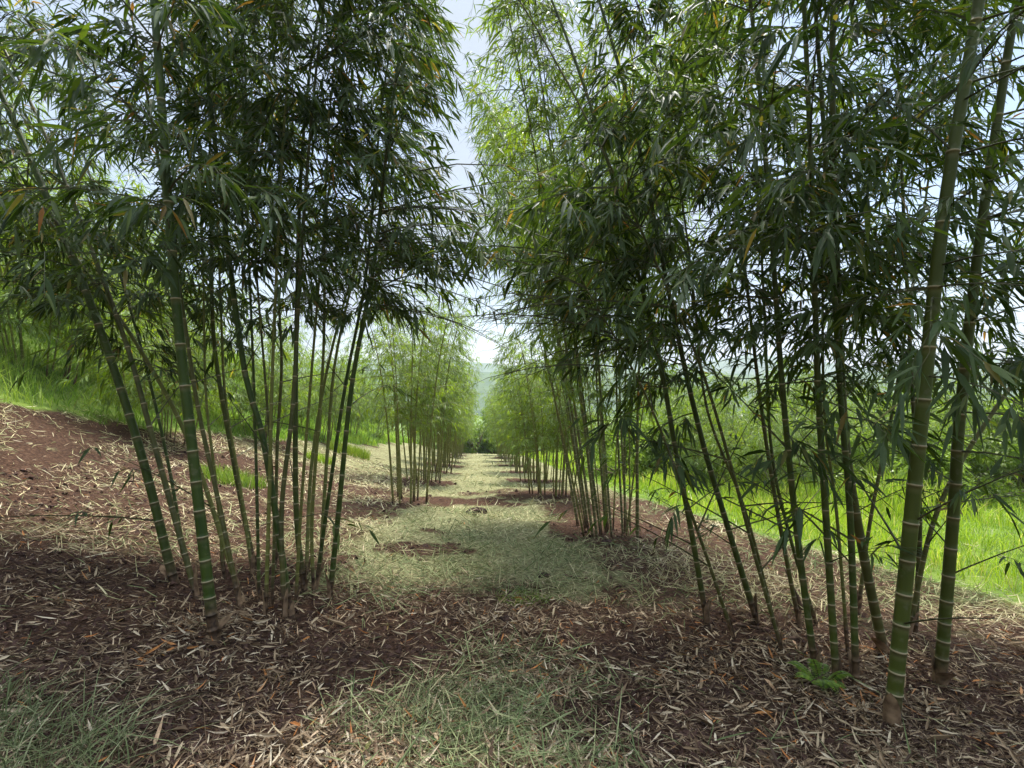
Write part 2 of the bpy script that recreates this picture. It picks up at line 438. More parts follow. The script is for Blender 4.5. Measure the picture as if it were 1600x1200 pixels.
def branch_system(path, H, hnodes, hfrom, out, dens=1., blen=1.2, leafL=(.10, .19), sag=.30, r_up=None, twigK=9, leafM=7, elev=(5, 50), lod=0, wind=(0, 0, 0), bare=0., bias=.5, tubes_lod=3, extra=None, wood=1.0, test=None):
    """returns leaf Acc and wood Acc (world coordinates)"""
    A, B = Acc(), Acc()
    hs = hnodes[hnodes > hfrom]
    rows = []
    for i, h in enumerate(hs):
        fr = h / H
        k = rng.poisson(dens * (1.0 if fr < .9 else .7)) 
        k = min(k, 6)
        a0 = rng.uniform(0, 2 * np.pi)
        for j in range(k):
            az = a0 + j * 2.1 + rng.normal(0, .4)
            rise = min(1., .45 + .9 * (h - hfrom) / max(.8, .25 * H))
            L = blen * rise * (1.05 - .75 * max(0, fr - .35) / .65) * rng.uniform(.55, 1.2)
            rows.append((h, az, rng.uniform(*elev), L))
    for e in (extra or []): rows.append(e)
    if not rows: return A, B
    rows = np.array(rows); n = len(rows)
    base = path.at(rows[:, 0]); az = rows[:, 1]; el = np.radians(rows[:, 2]); L = rows[:, 3]
    d = np.stack([np.cos(az) * np.cos(el), np.sin(az) * np.cos(el), np.sin(el)], -1)
    d = nrm(d + np.asarray(out)[None] * bias + np.asarray(wind)[None])
    t5 = np.array([0, .2, .45, .7, 1.])
    sg = sag * rng.uniform(.6, 1.5, n)
    curve = lambda t: base[:, None, :] + d[:, None, :] * (L[:, None] * t)[..., None] - np.array([0, 0, 1.])[None, None] * (sg[:, None] * L[:, None] * t ** 2)[..., None]
    if test is not None:
        e_ = base + d * L[:, None]; e_[:, 2] -= sg * L
        ok_ = test(e_)
        L = np.where(ok_, L, .3 * L); sg = np.where(ok_, sg, sg)
    bp = curve(np.tile(t5, (n, 1)))
    br = (.0035 + .0045 * L / 1.2)[:, None] * (1 - .75 * t5)[None] * wood
    v, q = tubes(bp, br, tubes_lod); B.add(v, q)
    # twigs
    K = twigK
    isbare = rng.random(n) < bare
    t = np.sort(rng.uniform(.16, 1., (n, K)), axis=1); t[:, -1] = 1.
    tb = curve(t); tang = nrm(curve(np.clip(t + .03, 0, 1.05)) - curve(t - .03))
    keep = (~isbare)[:, None] & (np.arange(K)[None] < np.maximum(2, K * np.clip(L / blen, .25, 1.3))[:, None]) | ((~isbare)[:, None] & (np.arange(K)[None] == K - 1))
    tb = tb[keep]; tang = tang[keep]; m = len(tb)
    if m == 0: return A, B
    up = np.array([0, 0, 1.])
    side = nrm(np.cross(tang, up)) * np.where(rng.random(m) < .5, 1, -1)[:, None]
    td = nrm(tang * rng.uniform(.4, 1., (m, 1)) + side * rng.uniform(.2, 1.1, (m, 1)) + up * rng.uniform(-.55, .45, (m, 1)) + np.asarray(wind) * .8)
    TL = rng.uniform(.10, .34, m) * (blen / 1.2) ** .5
    s3 = np.array([0, .5, 1.])
    tp = tb[:, None] + td[:, None] * (TL[:, None] * s3)[..., None] - up * (.25 * TL[:, None] * s3 ** 2)[..., None]
    v, q = tubes(tp, np.tile(np.array([.0022, .0016, .0009]) * wood, (m, 1)), 3); B.add(v, q)
    # leaves on each twig
    Mx = leafM
    s = np.linspace(.25, 1, Mx)[None] + rng.normal(0, .05, (m, Mx))
    lp = tb[:, None] + td[:, None] * (TL[:, None] * s)[..., None] - up * (.25 * TL[:, None] * s ** 2)[..., None]
    sd = nrm(np.cross(td, up + rng.normal(0, .5, (m, 3))))
    alt = np.where(np.arange(Mx) % 2 == 0, 1, -1)[None, :, None] * np.linspace(1., .25, Mx)[None, :, None]
    ld = td[:, None] * .9 + sd[:, None] * alt * rng.uniform(.5, 1.1, (m, Mx, 1)) - up * rng.uniform(.0, 1.0, (m, Mx, 1)) + np.asarray(wind) * 1.2 + rng.normal(0, .18, (m, Mx, 3))
    kp = rng.random((m, Mx)) < .88
    kp[:, -1] = True
    lp = lp[kp]; ld = ld[kp]
    LL = rng.uniform(leafL[0], leafL[1], len(lp)) * rng.choice([1, 1, 1, 1.2, .75], len(lp))
    v, f, r = leaves(lp, ld, LL, LL * rng.uniform(.055, .085, len(lp)), droop=rng.uniform(.02, .45, len(lp)), lod=lod)
    # drop leaves that the camera would sit in, or that cross the open strip above the alley
    A.add(v, f, r); A.bases = lp; A.k = 8 if lod == 0 else 4
    return A, B

def prune(A, test):
    """remove leaves whose base fails test"""
    k = A.k; nv = len(A.bases)
    ok = test(A.bases)
    v = A.v[0].reshape(nv, k, 3)[ok].reshape(-1, 3); r = A.r[0].reshape(nv, k)[ok].ravel()
    nf = len(LEAF_F) if k == 8 else len(LO_F)
    n2 = int(ok.sum())
    f = ((np.arange(n2) * k)[:, None, None] + (LEAF_F if k == 8 else LO_F)[None]).reshape(-1, 3)
    A.v = [v]; A.f = [f]; A.r = [r]; A.n = len(v); A.bases = A.bases[ok]

def sheath_mesh(path, h, r, Ls, az, flare=.5):
    """papery triangular sheath hugging a culm"""
    T = np.linspace(0, 1, 7); S = np.linspace(-1, 1, 7)
    c = path.at(h + T * Ls); t = path.tan(np.array([h]))[0]
    a = nrm(np.cross(t, [0, 0, 1.]) + 1e-4); a = nrm(np.cross(np.array([0., 1, 0]), t)); b = np.cross(t, a)
    V = []
    for i, ti in enumerate(T):
        half = 1.5 * (1 - ti) ** .75 + .03
        rr = r * (1.12 + flare * ti ** 2 * 2)
        for sj in S:
            an = az + sj * half
            V.append(c[i] + rr * (a * math.cos(an) + b * math.sin(an)))
    V = np.array(V); idx = np.arange(49).reshape(7, 7)
    f = np.stack([idx[:-1, :-1], idx[:-1, 1:], idx[1:, 1:], idx[1:, :-1]], -1).reshape(-1, 4)
    return V, f

def build_culm(root, origin, path, H, r0, out, mat, p, sheath=None, label=None, sides=12, lod=0, bparams=None, test=None, leafmat='leaf', twigmat='twig', bare_low=0, extra=None):
    nodes = node_heights(H, r0, p.get('ik', 1.))
    v, q, rg, ft = culm_mesh(path, r0, H, nodes, sides, lod)
    v = v - origin
    c = mesh_obj('culm', v, q, M[mat], root, True, {'ring': rg, 'foot': ft})
    if label: c['label'] = label
    bp = dict(bparams or {})
    A, B = branch_system(path, H, nodes, p['hfrom'], out, **bp)
    Ls_, Lf_, Lr_, Ws_, Wf_ = [], [], [], [], []
    def take(A, B):
        if A.v:
            if test: prune(A, test)
            if len(A.v[0]): Ls_.append((A.v[0], A.f[0], A.r[0]))
        for v_, f_ in zip(B.v, B.f): Ws_.append((v_, f_ - f_.min()))
    take(*branch_system(path, H, nodes, p['hfrom'], out, test=test, **bp))
    # bare sticks on the lower nodes
    if bare_low:
        low = nodes[(nodes > .5) & (nodes < p['hfrom'] + .4)]
        if len(low):
            pick = rng.choice(low, min(bare_low, len(low)), replace=False)
            ex = [(h, rng.uniform(0, 6.28), rng.uniform(15, 50), rng.uniform(.4, 1.3)) for h in pick]
            take(*branch_system(path, H, np.array([]), 99, out, extra=ex, bare=.45, sag=.1, leafL=(.10, .16), twigK=5, leafM=5, bias=.15, lod=lod, test=test))
    if extra:
        take(*branch_system(path, H, np.array([]), 99, out, extra=extra, sag=.28, leafL=(.10, .18), twigK=12, leafM=8, bias=0, lod=lod))
    V, Ft, Fq, Rn = [], [], [], []; n0 = 0
    for v_, f_, r_ in Ls_: V.append(v_); Ft.append(f_ + n0); Rn.append(r_); n0 += len(v_)
    for v_, f_ in Ws_: V.append(v_); Fq.append(f_ + n0); Rn.append(np.zeros(len(v_))); n0 += len(v_)
    if V:
        nt_ = sum(len(f) for f in Ft); nq_ = sum(len(f) for f in Fq)
        fs = ([np.concatenate(Ft)] if Ft else []) + ([np.concatenate(Fq)] if Fq else [])
        mesh_obj('crown', np.concatenate(V) - origin, fs, None, c, False, {'rnd': np.concatenate(Rn)}, mats=[M[leafmat], M[twigmat]], midx=np.concatenate([np.zeros(nt_), np.ones(nq_)]))
    if sheath:
        V = []; Fq = []; n0 = 0
        for (h, Ls, az, fl) in sheath:
            rr = r0 * (1 - .8 * (h / H) ** 1.15)
            a, f = sheath_mesh(path, h, rr, Ls, az, fl); V.append(a); Fq.append(f + n0); n0 += len(a)
        mesh_obj('sheath', np.concatenate(V) - origin, np.concatenate(Fq), M['sheath'], c, True)
    return c

def from_pixels(pix, dy):
    """a culm that starts on the ground under the first pixel and rises through the others, dy metres deeper by the last"""
    X, Y, Z = hit(*pix[0], h=hfun)
    P = [np.array([X, Y, Z])]
    n = len(pix)
    for i in range(1, n):
        y = Y + dy * (pix[0][1] - pix[i][1]) / max(1, pix[0][1] - pix[-1][1])
        P.append(np.array([(pix[i][0] - 800) / F * y, y, CAMZ - (pix[i][1] - 600) / F * y]))
    return np.array(P), Y

def proj(P):
    y = np.maximum(P[:, 1], .05)
    return 800 + F * P[:, 0] / y, 600 - F * (P[:, 2] - CAMZ) / y

def alley_test(P):
    """keep leaves out of the open strip above the alley and away from the photographer"""
    u = uu(P[:, 0], P[:, 1])
    near = np.linalg.norm(P - np.array([0, 0, CAMZ]), axis=1) > 1.15
    gap = np.abs(u - .12) < .02 + .20 * np.clip(P[:, 2] - 3.35, 0, 4)
    low = (np.abs(u - .1) < .55) & (P[:, 2] < 2.25) & (P[:, 1] < 7)
    return near & ~low & ~(gap & (P[:, 1] > -1) & (P[:, 1] < 7) & (P[:, 2] > .6))

def right_test(P):
    lim = np.interp(P[:, 2], [2.5, 2.8, 3.4, 5], [-1., -.1, .62, .75]) + .3 * (vnoise(P[:, 1] * 3, P[:, 2] * 3, 2.) - .5)
    return alley_test(P) & (P[:, 0] > lim)

exec_specs_left = [
    # pixels, dy, width px at base, material, extra
    ([(335, 1000), (305, 740), (275, 470), (250, 130)], .05, 32, 'culm', 'thickest culm of this clump, deep green with pale rings'),
    ([(272, 910), (215, 690), (140, 470), (70, 300)], .1, 25, 'culm', None),
    ([(308, 935), (240, 690), (195, 530), (120, 330)], .35, 17, 'culm_old', None),
    ([(372, 920), (295, 690), (212, 535), (110, 390)], .55, 14, 'culm_young', None),
    ([(375, 950), (345, 800), (310, 640), (288, 500)], .2, 14, 'culm_old', None),
    ([(398, 890), (365, 720), (335, 540), (330, 380)], .3, 15, 'culm', None),
    ([(455, 965), (413, 695), (381, 572), (345, 300)], .15, 20, 'culm', None),
    ([(415, 965), (420, 800), (425, 600), (430, 470)], .1, 12, 'culm_young', None),
    ([(445, 968), (440, 800), (457, 640), (466, 480)], .15, 15, 'culm_old', None),
    ([(476, 925), (463, 800), (462, 600), (466, 380)], .2, 17, 'culm', None),
    ([(490, 932), (488, 800), (505, 560), (507, 380)], .2, 11, 'culm_young', None),
    ([(493, 925), (510, 800), (540, 600), (572, 430), (590, 230)], .2, 12, 'culm', None),
    ([(515, 937), (529, 800), (550, 600), (583, 420), (606, 220)], -.1, 16, 'culm', None),
    ([(395, 900), (375, 760), (352, 620), (345, 480)], .5, 10, 'culm_young', None),
    ([(430, 890), (433, 700), (440, 560), (430, 400)], .5, 11, 'culm_old', None),
    ([(350, 905), (338, 760), (322, 620), (318, 450)], .4, 9, 'culm_young', None),
    ([(405, 940), (402, 800), (398, 640), (392, 480)], .3, 10, 'culm', None),
    ([(462, 945), (470, 800), (482, 640), (496, 470)], .2, 10, 'culm_young', None),
    ([(425, 950), (428, 800), (418, 640), (405, 480)], .2, 9, 'culm_old', None),
    ([(290, 880), (262, 720), (225, 560), (185, 420)], .5, 10, 'culm', None),
    ([(500, 900), (512, 700), (528, 540), (580, 330), (640, 120)], 1.5, 12, 'culm_young', None),
    ([(478, 905), (490, 700), (530, 500), (600, 280), (668, 70)], 2.1, 12, 'culm_young', None),
]
exec_specs_right = [
    ([(1393, 1135), (1420, 850), (1440, 650), (1475, 330), (1530, 0)], .0, 42, 'culm', 'thickest culm of this clump, deep green with pale rings'),
    ([(1468, 1072), (1490, 800), (1500, 650), (1530, 380), (1572, 100)], .0, 33, 'culm', None),
    ([(1382, 1022), (1350, 870), (1322, 700), (1310, 500), (1302, 250)], .1, 27, 'culm_old', None),
    ([(1275, 1055), (1245, 830), (1222, 600), (1208, 400)], .1, 20, 'culm', None),
    ([(1307, 1070), (1292, 830), (1278, 600), (1270, 350)], .1, 21, 'culm', None),
    ([(1338, 1075), (1328, 800), (1315, 640), (1300, 400)], .15, 20, 'culm', None),
    ([(1105, 975), (1080, 830), (1055, 700), (1030, 560), (985, 380)], .1, 17, 'culm', None),
    ([(1147, 998), (1090, 830), (1010, 620), (905, 430)], -.1, 11, 'culm_old', None, 3.3),
    ([(1183, 972), (1130, 800), (1095, 680), (1058, 520), (1020, 330)], .1, 18, 'culm', None),
    ([(1222, 1018), (1180, 870), (1140, 720), (1090, 560), (1020, 400)], .1, 11, 'culm_old', None),
    ([(1218, 1005), (1165, 800), (1105, 640), (1085, 470)], .3, 10, 'culm_old', None),
    ([(1250, 982), (1215, 800), (1190, 640), (1165, 430)], .2, 13, 'culm_old', None),
    ([(1275, 975), (1232, 830), (1205, 700), (1195, 500)], .3, 11, 'culm', None),
    ([(1430, 990), (1437, 800), (1425, 600), (1415, 400)], .2, 14, 'culm_old', None),
    ([(1418, 995), (1468, 790), (1575, 610), (1690, 470)], .1, 14, 'culm_old', None),
    ([(1325, 1020), (1307, 800), (1288, 640), (1285, 400)], .3, 10, 'culm_young', None),
    ([(1340, 960), (1362, 800), (1395, 640), (1430, 420)], .3, 11, 'culm_old', None),
]

def near_clump(specs, name, label, leanside, bparams, test, hfrom, dead=None, kw=None):
    paths = []
    for s in specs:
        P, Y = from_pixels(s[0], s[1]); paths.append((P, Y))
    cx = np.mean([p[0][0] for p in paths], axis=0)
    origin = np.array([cx[0], cx[1], float(hfun(cx[0], cx[1]))])
    root = empty(name, origin, label, 'bamboo')
    for (s, (P, Y)) in zip(specs, paths):
        r0 = s[2] * Y / F / 2 * .53
        pts = catmull(P)
        out = P[0] - origin; out[2] = 0; out = nrm(out + 1e-6)
        H = 5.4 + 100 * r0 + rng.uniform(-.4, .6)
        if len(s) > 5: H = s[5]
        path = Path(extend(pts, H, nrm(out + np.array(leanside)), .02))
        H = path.len
        bp = dict(bparams)
        bp['blen'] = bparams['blen'] * (.72 + 9 * r0)
        hf = hfrom + rng.uniform(-.35, .6)
        sh = None
        sh = [(.0 + .02, rng.uniform(.10, .26), rng.uniform(0, 6.3), rng.uniform(.2, 1.3)) for _ in range(rng.integers(1, 3))]
        build_culm(root, origin, path, H, r0, out, s[3], {'hfrom': hf, 'ik': .85 + 7 * r0}, sh, s[4] if len(s) > 4 else None, 14, 0, bp, test, bare_low=(kw or {}).get('bare', 0), extra=(kw or {}).get('extra', {}).get(specs.index(s)))
    return root, origin

bpL = dict(dens=2.7, blen=1.25, leafL=(.085, .165), sag=.30, twigK=13, leafM=8, elev=(-5, 50), wind=(.10, -.03, -.05), bias=.35)
rootL, oL = near_clump(exec_specs_left, 'bamboo_clump', 'large front bamboo clump left of the alley, stems fanning out from bare dark soil', (.3, .1, 0), bpL, alley_test, 2.35, kw={'bare': 1, 'extra': {0: [(2.55, R(-95), 5, .9), (2.85, R(-60), 5, 1.0), (3.0, R(-130), 10, 1.1), (3.8, R(-90), 0, 1.2), (4.1, R(-50), 0, 1.2), (3.4, R(-80), 15, 1.5), (3.1, R(-45), 10, 1.2), (3.6, R(-120), 10, 1.5)], 1: [(3.3, R(-60), 10, 1.5), (2.9, R(-100), 5, 1.2)], 6: [(3.3, R(-50), 10, 1.5), (3.6, R(-80), 10, 1.6)], 12: [(3.2, R(-40), 5, 1.2), (2.6, R(10), 0, 1.2), (2.9, R(0), 8, 1.6), (3.15, R(20), 5, 1.7), (3.4, R(-15), 5, 1.5)], 10: [(3.0, R(0), 25, 1.7), (3.4, R(-10), 15, 1.8)], 9: [(3.3, R(5), 20, 1.9), (3.0, R(-10), 15, 1.7)], 11: [(3.5, R(5), 25, 1.9), (3.8, R(-10), 20, 1.9), (2.75, R(0), 30, 1.8), (3.05, R(10), 20, 1.9), (2.9, R(15), 5, 1.6), (3.2, R(-5), 10, 1.6), (2.6, R(-20), 5, 1.4)]}})
bpR = dict(dens=2.5, blen=1.3, leafL=(.09, .175), sag=.28, twigK=13, leafM=8, elev=(-5, 45), wind=(-.04, -.04, -.04), bias=.35)
rootR, oR = near_clump(exec_specs_right, 'bamboo_clump', 'large front bamboo clump beside the bright grass, with the thickest stems, at right', (-.4, .1, 0), bpR, right_test, 2.1, kw={'bare': 4, 'extra': {0: [(2.5, R(-80), 5, .9), (2.8, R(-110), 5, 1.0), (3.1, R(-60), 0, 1.0), (3.4, R(-100), -5, 1.0), (1.9, R(-95), 0, .9), (2.3, R(-130), 5, 1.0)], 1: [(2.6, R(-95), 5, .9), (3.0, R(-70), 0, 1.0), (3.3, R(-115), 0, 1.0), (1.5, R(-88), 8, 1.0), (1.75, R(-60), 5, .9), (2.1, R(-100), 0, 1.0)], 4: [(1.8, R(-100), 0, .8)], 5: [(1.7, R(-75), 0, .7)], 7: [(2.6, R(190), 30, 1.2), (2.9, R(170), 30, 1.2), (2.75, R(210), 15, 1.0), (1.9, R(-140), -5, .8), (2.2, R(180), 10, 1.1), (2.5, R(175), 20, 1.3), (2.7, R(140), 20, 1.2), (1.6, R(-100), 0, .7)], 6: [(2.9, R(180), 20, 1.7), (2.2, R(185), 25, 1.5), (2.5, R(175), 10, 1.5), (2.75, R(150), 15, 1.5)], 8: [(1.8, R(-150), -5, .8), (2.4, R(180), 10, 1.5), (2.7, R(165), 10, 1.6)], 9: [(2.3, R(170), 5, 1.3), (2.6, R(190), 10, 1.5)], 3: [(1.6, R(-110), 0, .7)]}})

# ------------------------------------------------------------------ row clumps
def variant(seed, ncul, Hr, spread, lean, hfrom, bp, mat='culm_young', leafmat='leaf_light', r=(.018, .032), leandir=(0, 0, 0), label='x', group=None, lod=1, sides=6, test=None, root=None):
    global rng
    rng = np.random.default_rng(seed)
    root = root or empty('bamboo_clump', (0, 0, 0), label, 'bamboo', group)
    for i in range(ncul):
        a = i * 2.4 + rng.uniform(-.3, .3); rr = spread * math.sqrt((i + .5) / ncul)
        b = np.array([rr * math.cos(a) * 1.0, rr * math.sin(a), -.03])
        out = nrm(np.array([math.cos(a), math.sin(a), 0]))
        H = rng.uniform(*Hr); tilt = R(lean) * rng.uniform(.3, 1.3) * (rr / spread + .25)
        d = nrm(np.array([0, 0, 1.]) + out * math.tan(tilt) + np.array(leandir) * rng.uniform(.5, 1.4))
        pts = np.array([b, b + d * .4, b + d * .8, b + d * 1.2])
        path = Path(extend(pts, H, out, .022))
        if test is not None and path.at(np.array([6.]))[0, 0] < -1.45: continue
        q = dict(bp)
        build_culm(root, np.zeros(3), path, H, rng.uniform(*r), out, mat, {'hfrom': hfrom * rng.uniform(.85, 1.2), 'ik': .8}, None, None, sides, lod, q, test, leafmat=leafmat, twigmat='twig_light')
    return root

def place(root, x, y, rz, s, label, group=None, first=False):
    o = root if first else copy_tree(root)
    o.location = (x, y, float(hfun(x, y)) - .02); o.rotation_euler = (0, 0, rz); o.scale = (s, s, s)
    o['label'] = label
    if group: o['group'] = group
    return o

bpF = dict(dens=2.6, blen=.95, leafL=(.11, .18), sag=.3, twigK=7, leafM=6, elev=(0, 50), lod=1, bias=.2, wood=1.1)
bpT = dict(dens=4.4, blen=1.25, leafL=(.11, .19), sag=.35, twigK=8, leafM=6, elev=(-5, 45), lod=1, bias=.2, wood=1.1, wind=(-.06, -.02, -.03))
# second clump of the right row: tall, leaning over the alley
tall_test = lambda P: (P[:, 0] > -2.15 + .5 * (vnoise(P[:, 2] * 1.1, P[:, 1], 3.) - .5) - .12 * np.clip(4.5 - P[:, 2], 0, 3))
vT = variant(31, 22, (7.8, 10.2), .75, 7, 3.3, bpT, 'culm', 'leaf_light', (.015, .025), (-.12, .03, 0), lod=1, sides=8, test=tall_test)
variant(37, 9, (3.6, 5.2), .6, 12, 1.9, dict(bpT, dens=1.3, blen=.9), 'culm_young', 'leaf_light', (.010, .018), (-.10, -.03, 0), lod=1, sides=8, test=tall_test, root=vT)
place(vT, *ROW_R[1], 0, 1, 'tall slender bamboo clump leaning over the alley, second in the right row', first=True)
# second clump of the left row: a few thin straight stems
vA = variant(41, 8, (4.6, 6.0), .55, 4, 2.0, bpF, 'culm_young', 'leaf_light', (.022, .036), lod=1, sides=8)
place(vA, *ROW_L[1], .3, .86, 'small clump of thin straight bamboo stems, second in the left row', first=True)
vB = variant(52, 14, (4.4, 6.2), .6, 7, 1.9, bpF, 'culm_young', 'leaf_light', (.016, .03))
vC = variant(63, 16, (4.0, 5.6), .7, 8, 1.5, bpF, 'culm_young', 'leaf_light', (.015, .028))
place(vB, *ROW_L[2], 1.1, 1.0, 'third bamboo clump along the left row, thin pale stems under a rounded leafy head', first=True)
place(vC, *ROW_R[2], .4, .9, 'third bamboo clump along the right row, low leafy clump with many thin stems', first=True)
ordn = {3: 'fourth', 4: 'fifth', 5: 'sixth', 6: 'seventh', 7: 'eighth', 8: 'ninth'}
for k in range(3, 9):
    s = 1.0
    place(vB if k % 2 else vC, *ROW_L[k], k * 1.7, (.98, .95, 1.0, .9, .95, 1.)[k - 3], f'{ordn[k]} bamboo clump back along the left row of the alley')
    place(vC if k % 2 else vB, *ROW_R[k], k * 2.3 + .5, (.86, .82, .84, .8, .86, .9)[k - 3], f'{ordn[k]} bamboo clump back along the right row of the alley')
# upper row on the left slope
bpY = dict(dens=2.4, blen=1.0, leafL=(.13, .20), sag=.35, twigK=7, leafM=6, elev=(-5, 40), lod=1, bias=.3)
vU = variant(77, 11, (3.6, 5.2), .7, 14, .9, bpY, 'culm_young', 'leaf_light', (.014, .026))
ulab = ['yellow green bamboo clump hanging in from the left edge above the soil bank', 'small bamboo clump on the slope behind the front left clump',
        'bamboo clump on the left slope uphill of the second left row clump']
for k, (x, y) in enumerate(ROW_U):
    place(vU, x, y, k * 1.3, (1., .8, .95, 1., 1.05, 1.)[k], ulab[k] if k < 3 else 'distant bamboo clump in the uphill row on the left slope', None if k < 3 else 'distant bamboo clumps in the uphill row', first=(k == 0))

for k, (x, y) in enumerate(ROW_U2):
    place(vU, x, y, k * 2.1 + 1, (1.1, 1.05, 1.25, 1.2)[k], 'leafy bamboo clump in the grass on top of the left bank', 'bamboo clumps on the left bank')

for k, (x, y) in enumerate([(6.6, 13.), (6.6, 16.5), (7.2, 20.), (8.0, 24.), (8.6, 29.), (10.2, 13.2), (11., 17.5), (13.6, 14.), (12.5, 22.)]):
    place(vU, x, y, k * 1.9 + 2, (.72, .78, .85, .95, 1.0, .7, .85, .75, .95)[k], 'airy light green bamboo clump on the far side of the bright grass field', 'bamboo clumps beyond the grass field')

# ------------------------------------------------------------------ bushes and trees
def bush(seed, name, rx, rz, h0, nleaf, mat, leafL=(.10, .2), trunk=True, width=.22):
    global rng
    rng = np.random.default_rng(seed)
    root = empty(name, (0, 0, 0))
    # lobes
    nl = 11
    cen = np.stack([rng.normal(0, .48, nl) * rx, rng.normal(0, .48, nl) * rx, h0 + rz * rng.uniform(.12, .9, nl)], -1)
    cen[:, 2] *= 1 - .12 * np.hypot(cen[:, 0], cen[:, 1]) / rx
    rad = rng.uniform(.28, .5, nl) * rx
    which = rng.integers(0, nl, nleaf)
    dirs = nrm(rng.normal(0, 1, (nleaf, 3)))
    rr = rng.uniform(.25, 1.0, nleaf) ** .5
    P = cen[which] + dirs * (rad[which] * rr)[:, None] * np.array([1, 1, .8])
    hole = vnoise(P[:, 0] * 2.2 + P[:, 2], P[:, 1] * 2.2 - P[:, 2] * 1.3, seed * .37)
    ok = (hole > .3) & (P[:, 2] > .05)
    P = P[ok]; dirs = dirs[ok]
    d = nrm(dirs + rng.normal(0, .7, P.shape) + np.array([0, 0, -.3]))
    L = rng.uniform(*leafL, len(P))
    v, f, r = leaves(P, d, L, L * width, droop=.2, lod=1)
    clump = vnoise(P[:, 0] * 1.5, P[:, 1] * 1.5 + P[:, 2] * 1.5, seed * .11)
    r = np.clip(np.repeat(.65 * clump + .35 * rng.random(len(P)), 4), 0, 1)
    mesh_obj('crown', v, f, M[mat], root, attrs={'rnd': r})
    tips = cen[:8]
    s5 = np.linspace(0, 1, 5)
    pts = (np.array([0, 0, -.1])[None, None] * (1 - s5)[None, :, None] + tips[:, None] * s5[None, :, None])
    pts[:, :, :2] *= (s5 ** 1.6 / np.maximum(s5, 1e-3))[None, :, None]
    v, q = tubes(pts, np.tile((.05 * rx * (1 - .8 * s5))[None], (len(tips), 1)), 5)
    mesh_obj('trunk', v, q, M['bark'], root, True)
    return root

bA = bush(101, 'bush', 1.6, 2.0, .1, 6500, 'leaf_bush', (.10, .2))
bB = bush(102, 'bush', 2.0, 2.6, .3, 7500, 'leaf_dark', (.12, .22))
bC = bush(103, 'tree', 2.4, 3.6, .7, 9000, 'leaf_bush', (.14, .26))
protos = [bA, bB, bC]; used = [False] * 3
def put(k, x, y, rz, s, label, cat, group):
    o = protos[k] if not used[k] else copy_tree(protos[k]); used[k] = True
    o.location = (x, y, float(hfun(x, y)) - .05); o.rotation_euler = (0, 0, rz); o.scale = (s, s, s * (1 + .2 * math.sin(rz * 5)))
    tag(o, label, cat, group)
r2 = np.random.default_rng(9)
n_ = 0
for i in range(26):      # far side of the bright grass
    y = 17 + (i % 13) * 2.1 + r2.uniform(-.8, .8); x = 6.5 + (y - 14) * .35 + (i // 13) * 5 + (i * 2.17) % 9
    k = (0, 1, 2, 0, 1)[i % 5]
    put(k, x, y, i * 1.3, r2.uniform(.75, 1.25), ('leafy green bush at the far side of the bright grass field', 'dark green bush at the far side of the bright grass field', 'light green tree at the far side of the bright grass field')[k], ('bush', 'bush', 'tree')[k], ('light bushes beyond the grass field', 'dark bushes beyond the grass field', 'trees beyond the grass field')[k])
for i in range(16):
    y = 20 + i * 1.7; x = y * (.22 + .05 * (i % 4)) + (i % 3) * .5
    k = (0, 2, 0, 1)[i % 4]
    put(k, x, y, i * 1.7, r2.uniform(.8, 1.2), ('leafy green bush at the far side of the bright grass field', 'dark green bush at the far side of the bright grass field', 'light green tree at the far side of the bright grass field')[k], ('bush', 'bush', 'tree')[k], ('light bushes beyond the grass field', 'dark bushes beyond the grass field', 'trees beyond the grass field')[k])
for i, (x, y, s) in enumerate([(9.5, 12.5, .9), (12.0, 13.5, 1.1), (15., 15., 1.2)]):
    put(0, x, y, i * 2.1, s, 'leafy green bush at the far side of the bright grass field', 'bush', 'light bushes beyond the grass field')
for i in range(17):      # left hillside
    u = -11.5 - (i * 1.9) % 24; y = 7 + (i * 2.63) % 34
    k = (0, 2, 0, 1)[i % 4]
    put(k, u - .07 * y, y, i * 1.9, r2.uniform(.7, 1.3), ('leafy green bush on the grassy left hillside', 'dark green bush on the grassy left hillside', 'light green tree on the grassy left hillside')[k], ('bush', 'bush', 'tree')[k], ('light bushes on the left hillside', 'dark bushes on the left hillside', 'trees on the left hillside')[k])
for i, (x, y, s) in enumerate([(-3.3, 46.5, 1.0), (-1.6, 49, 1.1), (-5.2, 49, 1.1), (-2.9, 53, 1.3)]):
    put(2, x, y, i * 2.3 + .4, s, 'bright green tree beyond the end of the alley', 'tree', 'trees beyond the end of the alley')
for i in range(18):      # beyond the end of the alley
    y = 47 + (i * 3.7) % 40; x = -3.5 + ((i * 5.3) % 34) - 12
    k = (2, 0, 2, 0)[i % 4]
    put(k, x, y, i * 1.1, r2.uniform(1.0, 1.7), ('bright green bush beyond the end of the alley', '', 'bright green tree beyond the end of the alley')[k], ('bush', '', 'tree')[k], ('bushes beyond the end of the alley', '', 'trees beyond the end of the alley')[k])

# ------------------------------------------------------------------ ground cover
rng = np.random.default_rng(202)
def screen_pts(n, py0, py1, px0=-350, px1=1950, power=1.):
    """points on the ground, denser near the viewer"""
    py = py0 + (py1 - py0) * rng.random(n) ** power
    px = rng.uniform(px0, px1, n)
    Y = CAMZ / np.maximum((py - 600) / F - .1, .012)
    for _ in range(6):
        X = (px - 800) / F * Y
        Z = smooth_h(X, Y)
        Y = Y + .7 * (np.clip((CAMZ - Z) / np.maximum((py - 600) / F, .02), .5, 80) - Y)
    return (px - 800) / F * Y, Y

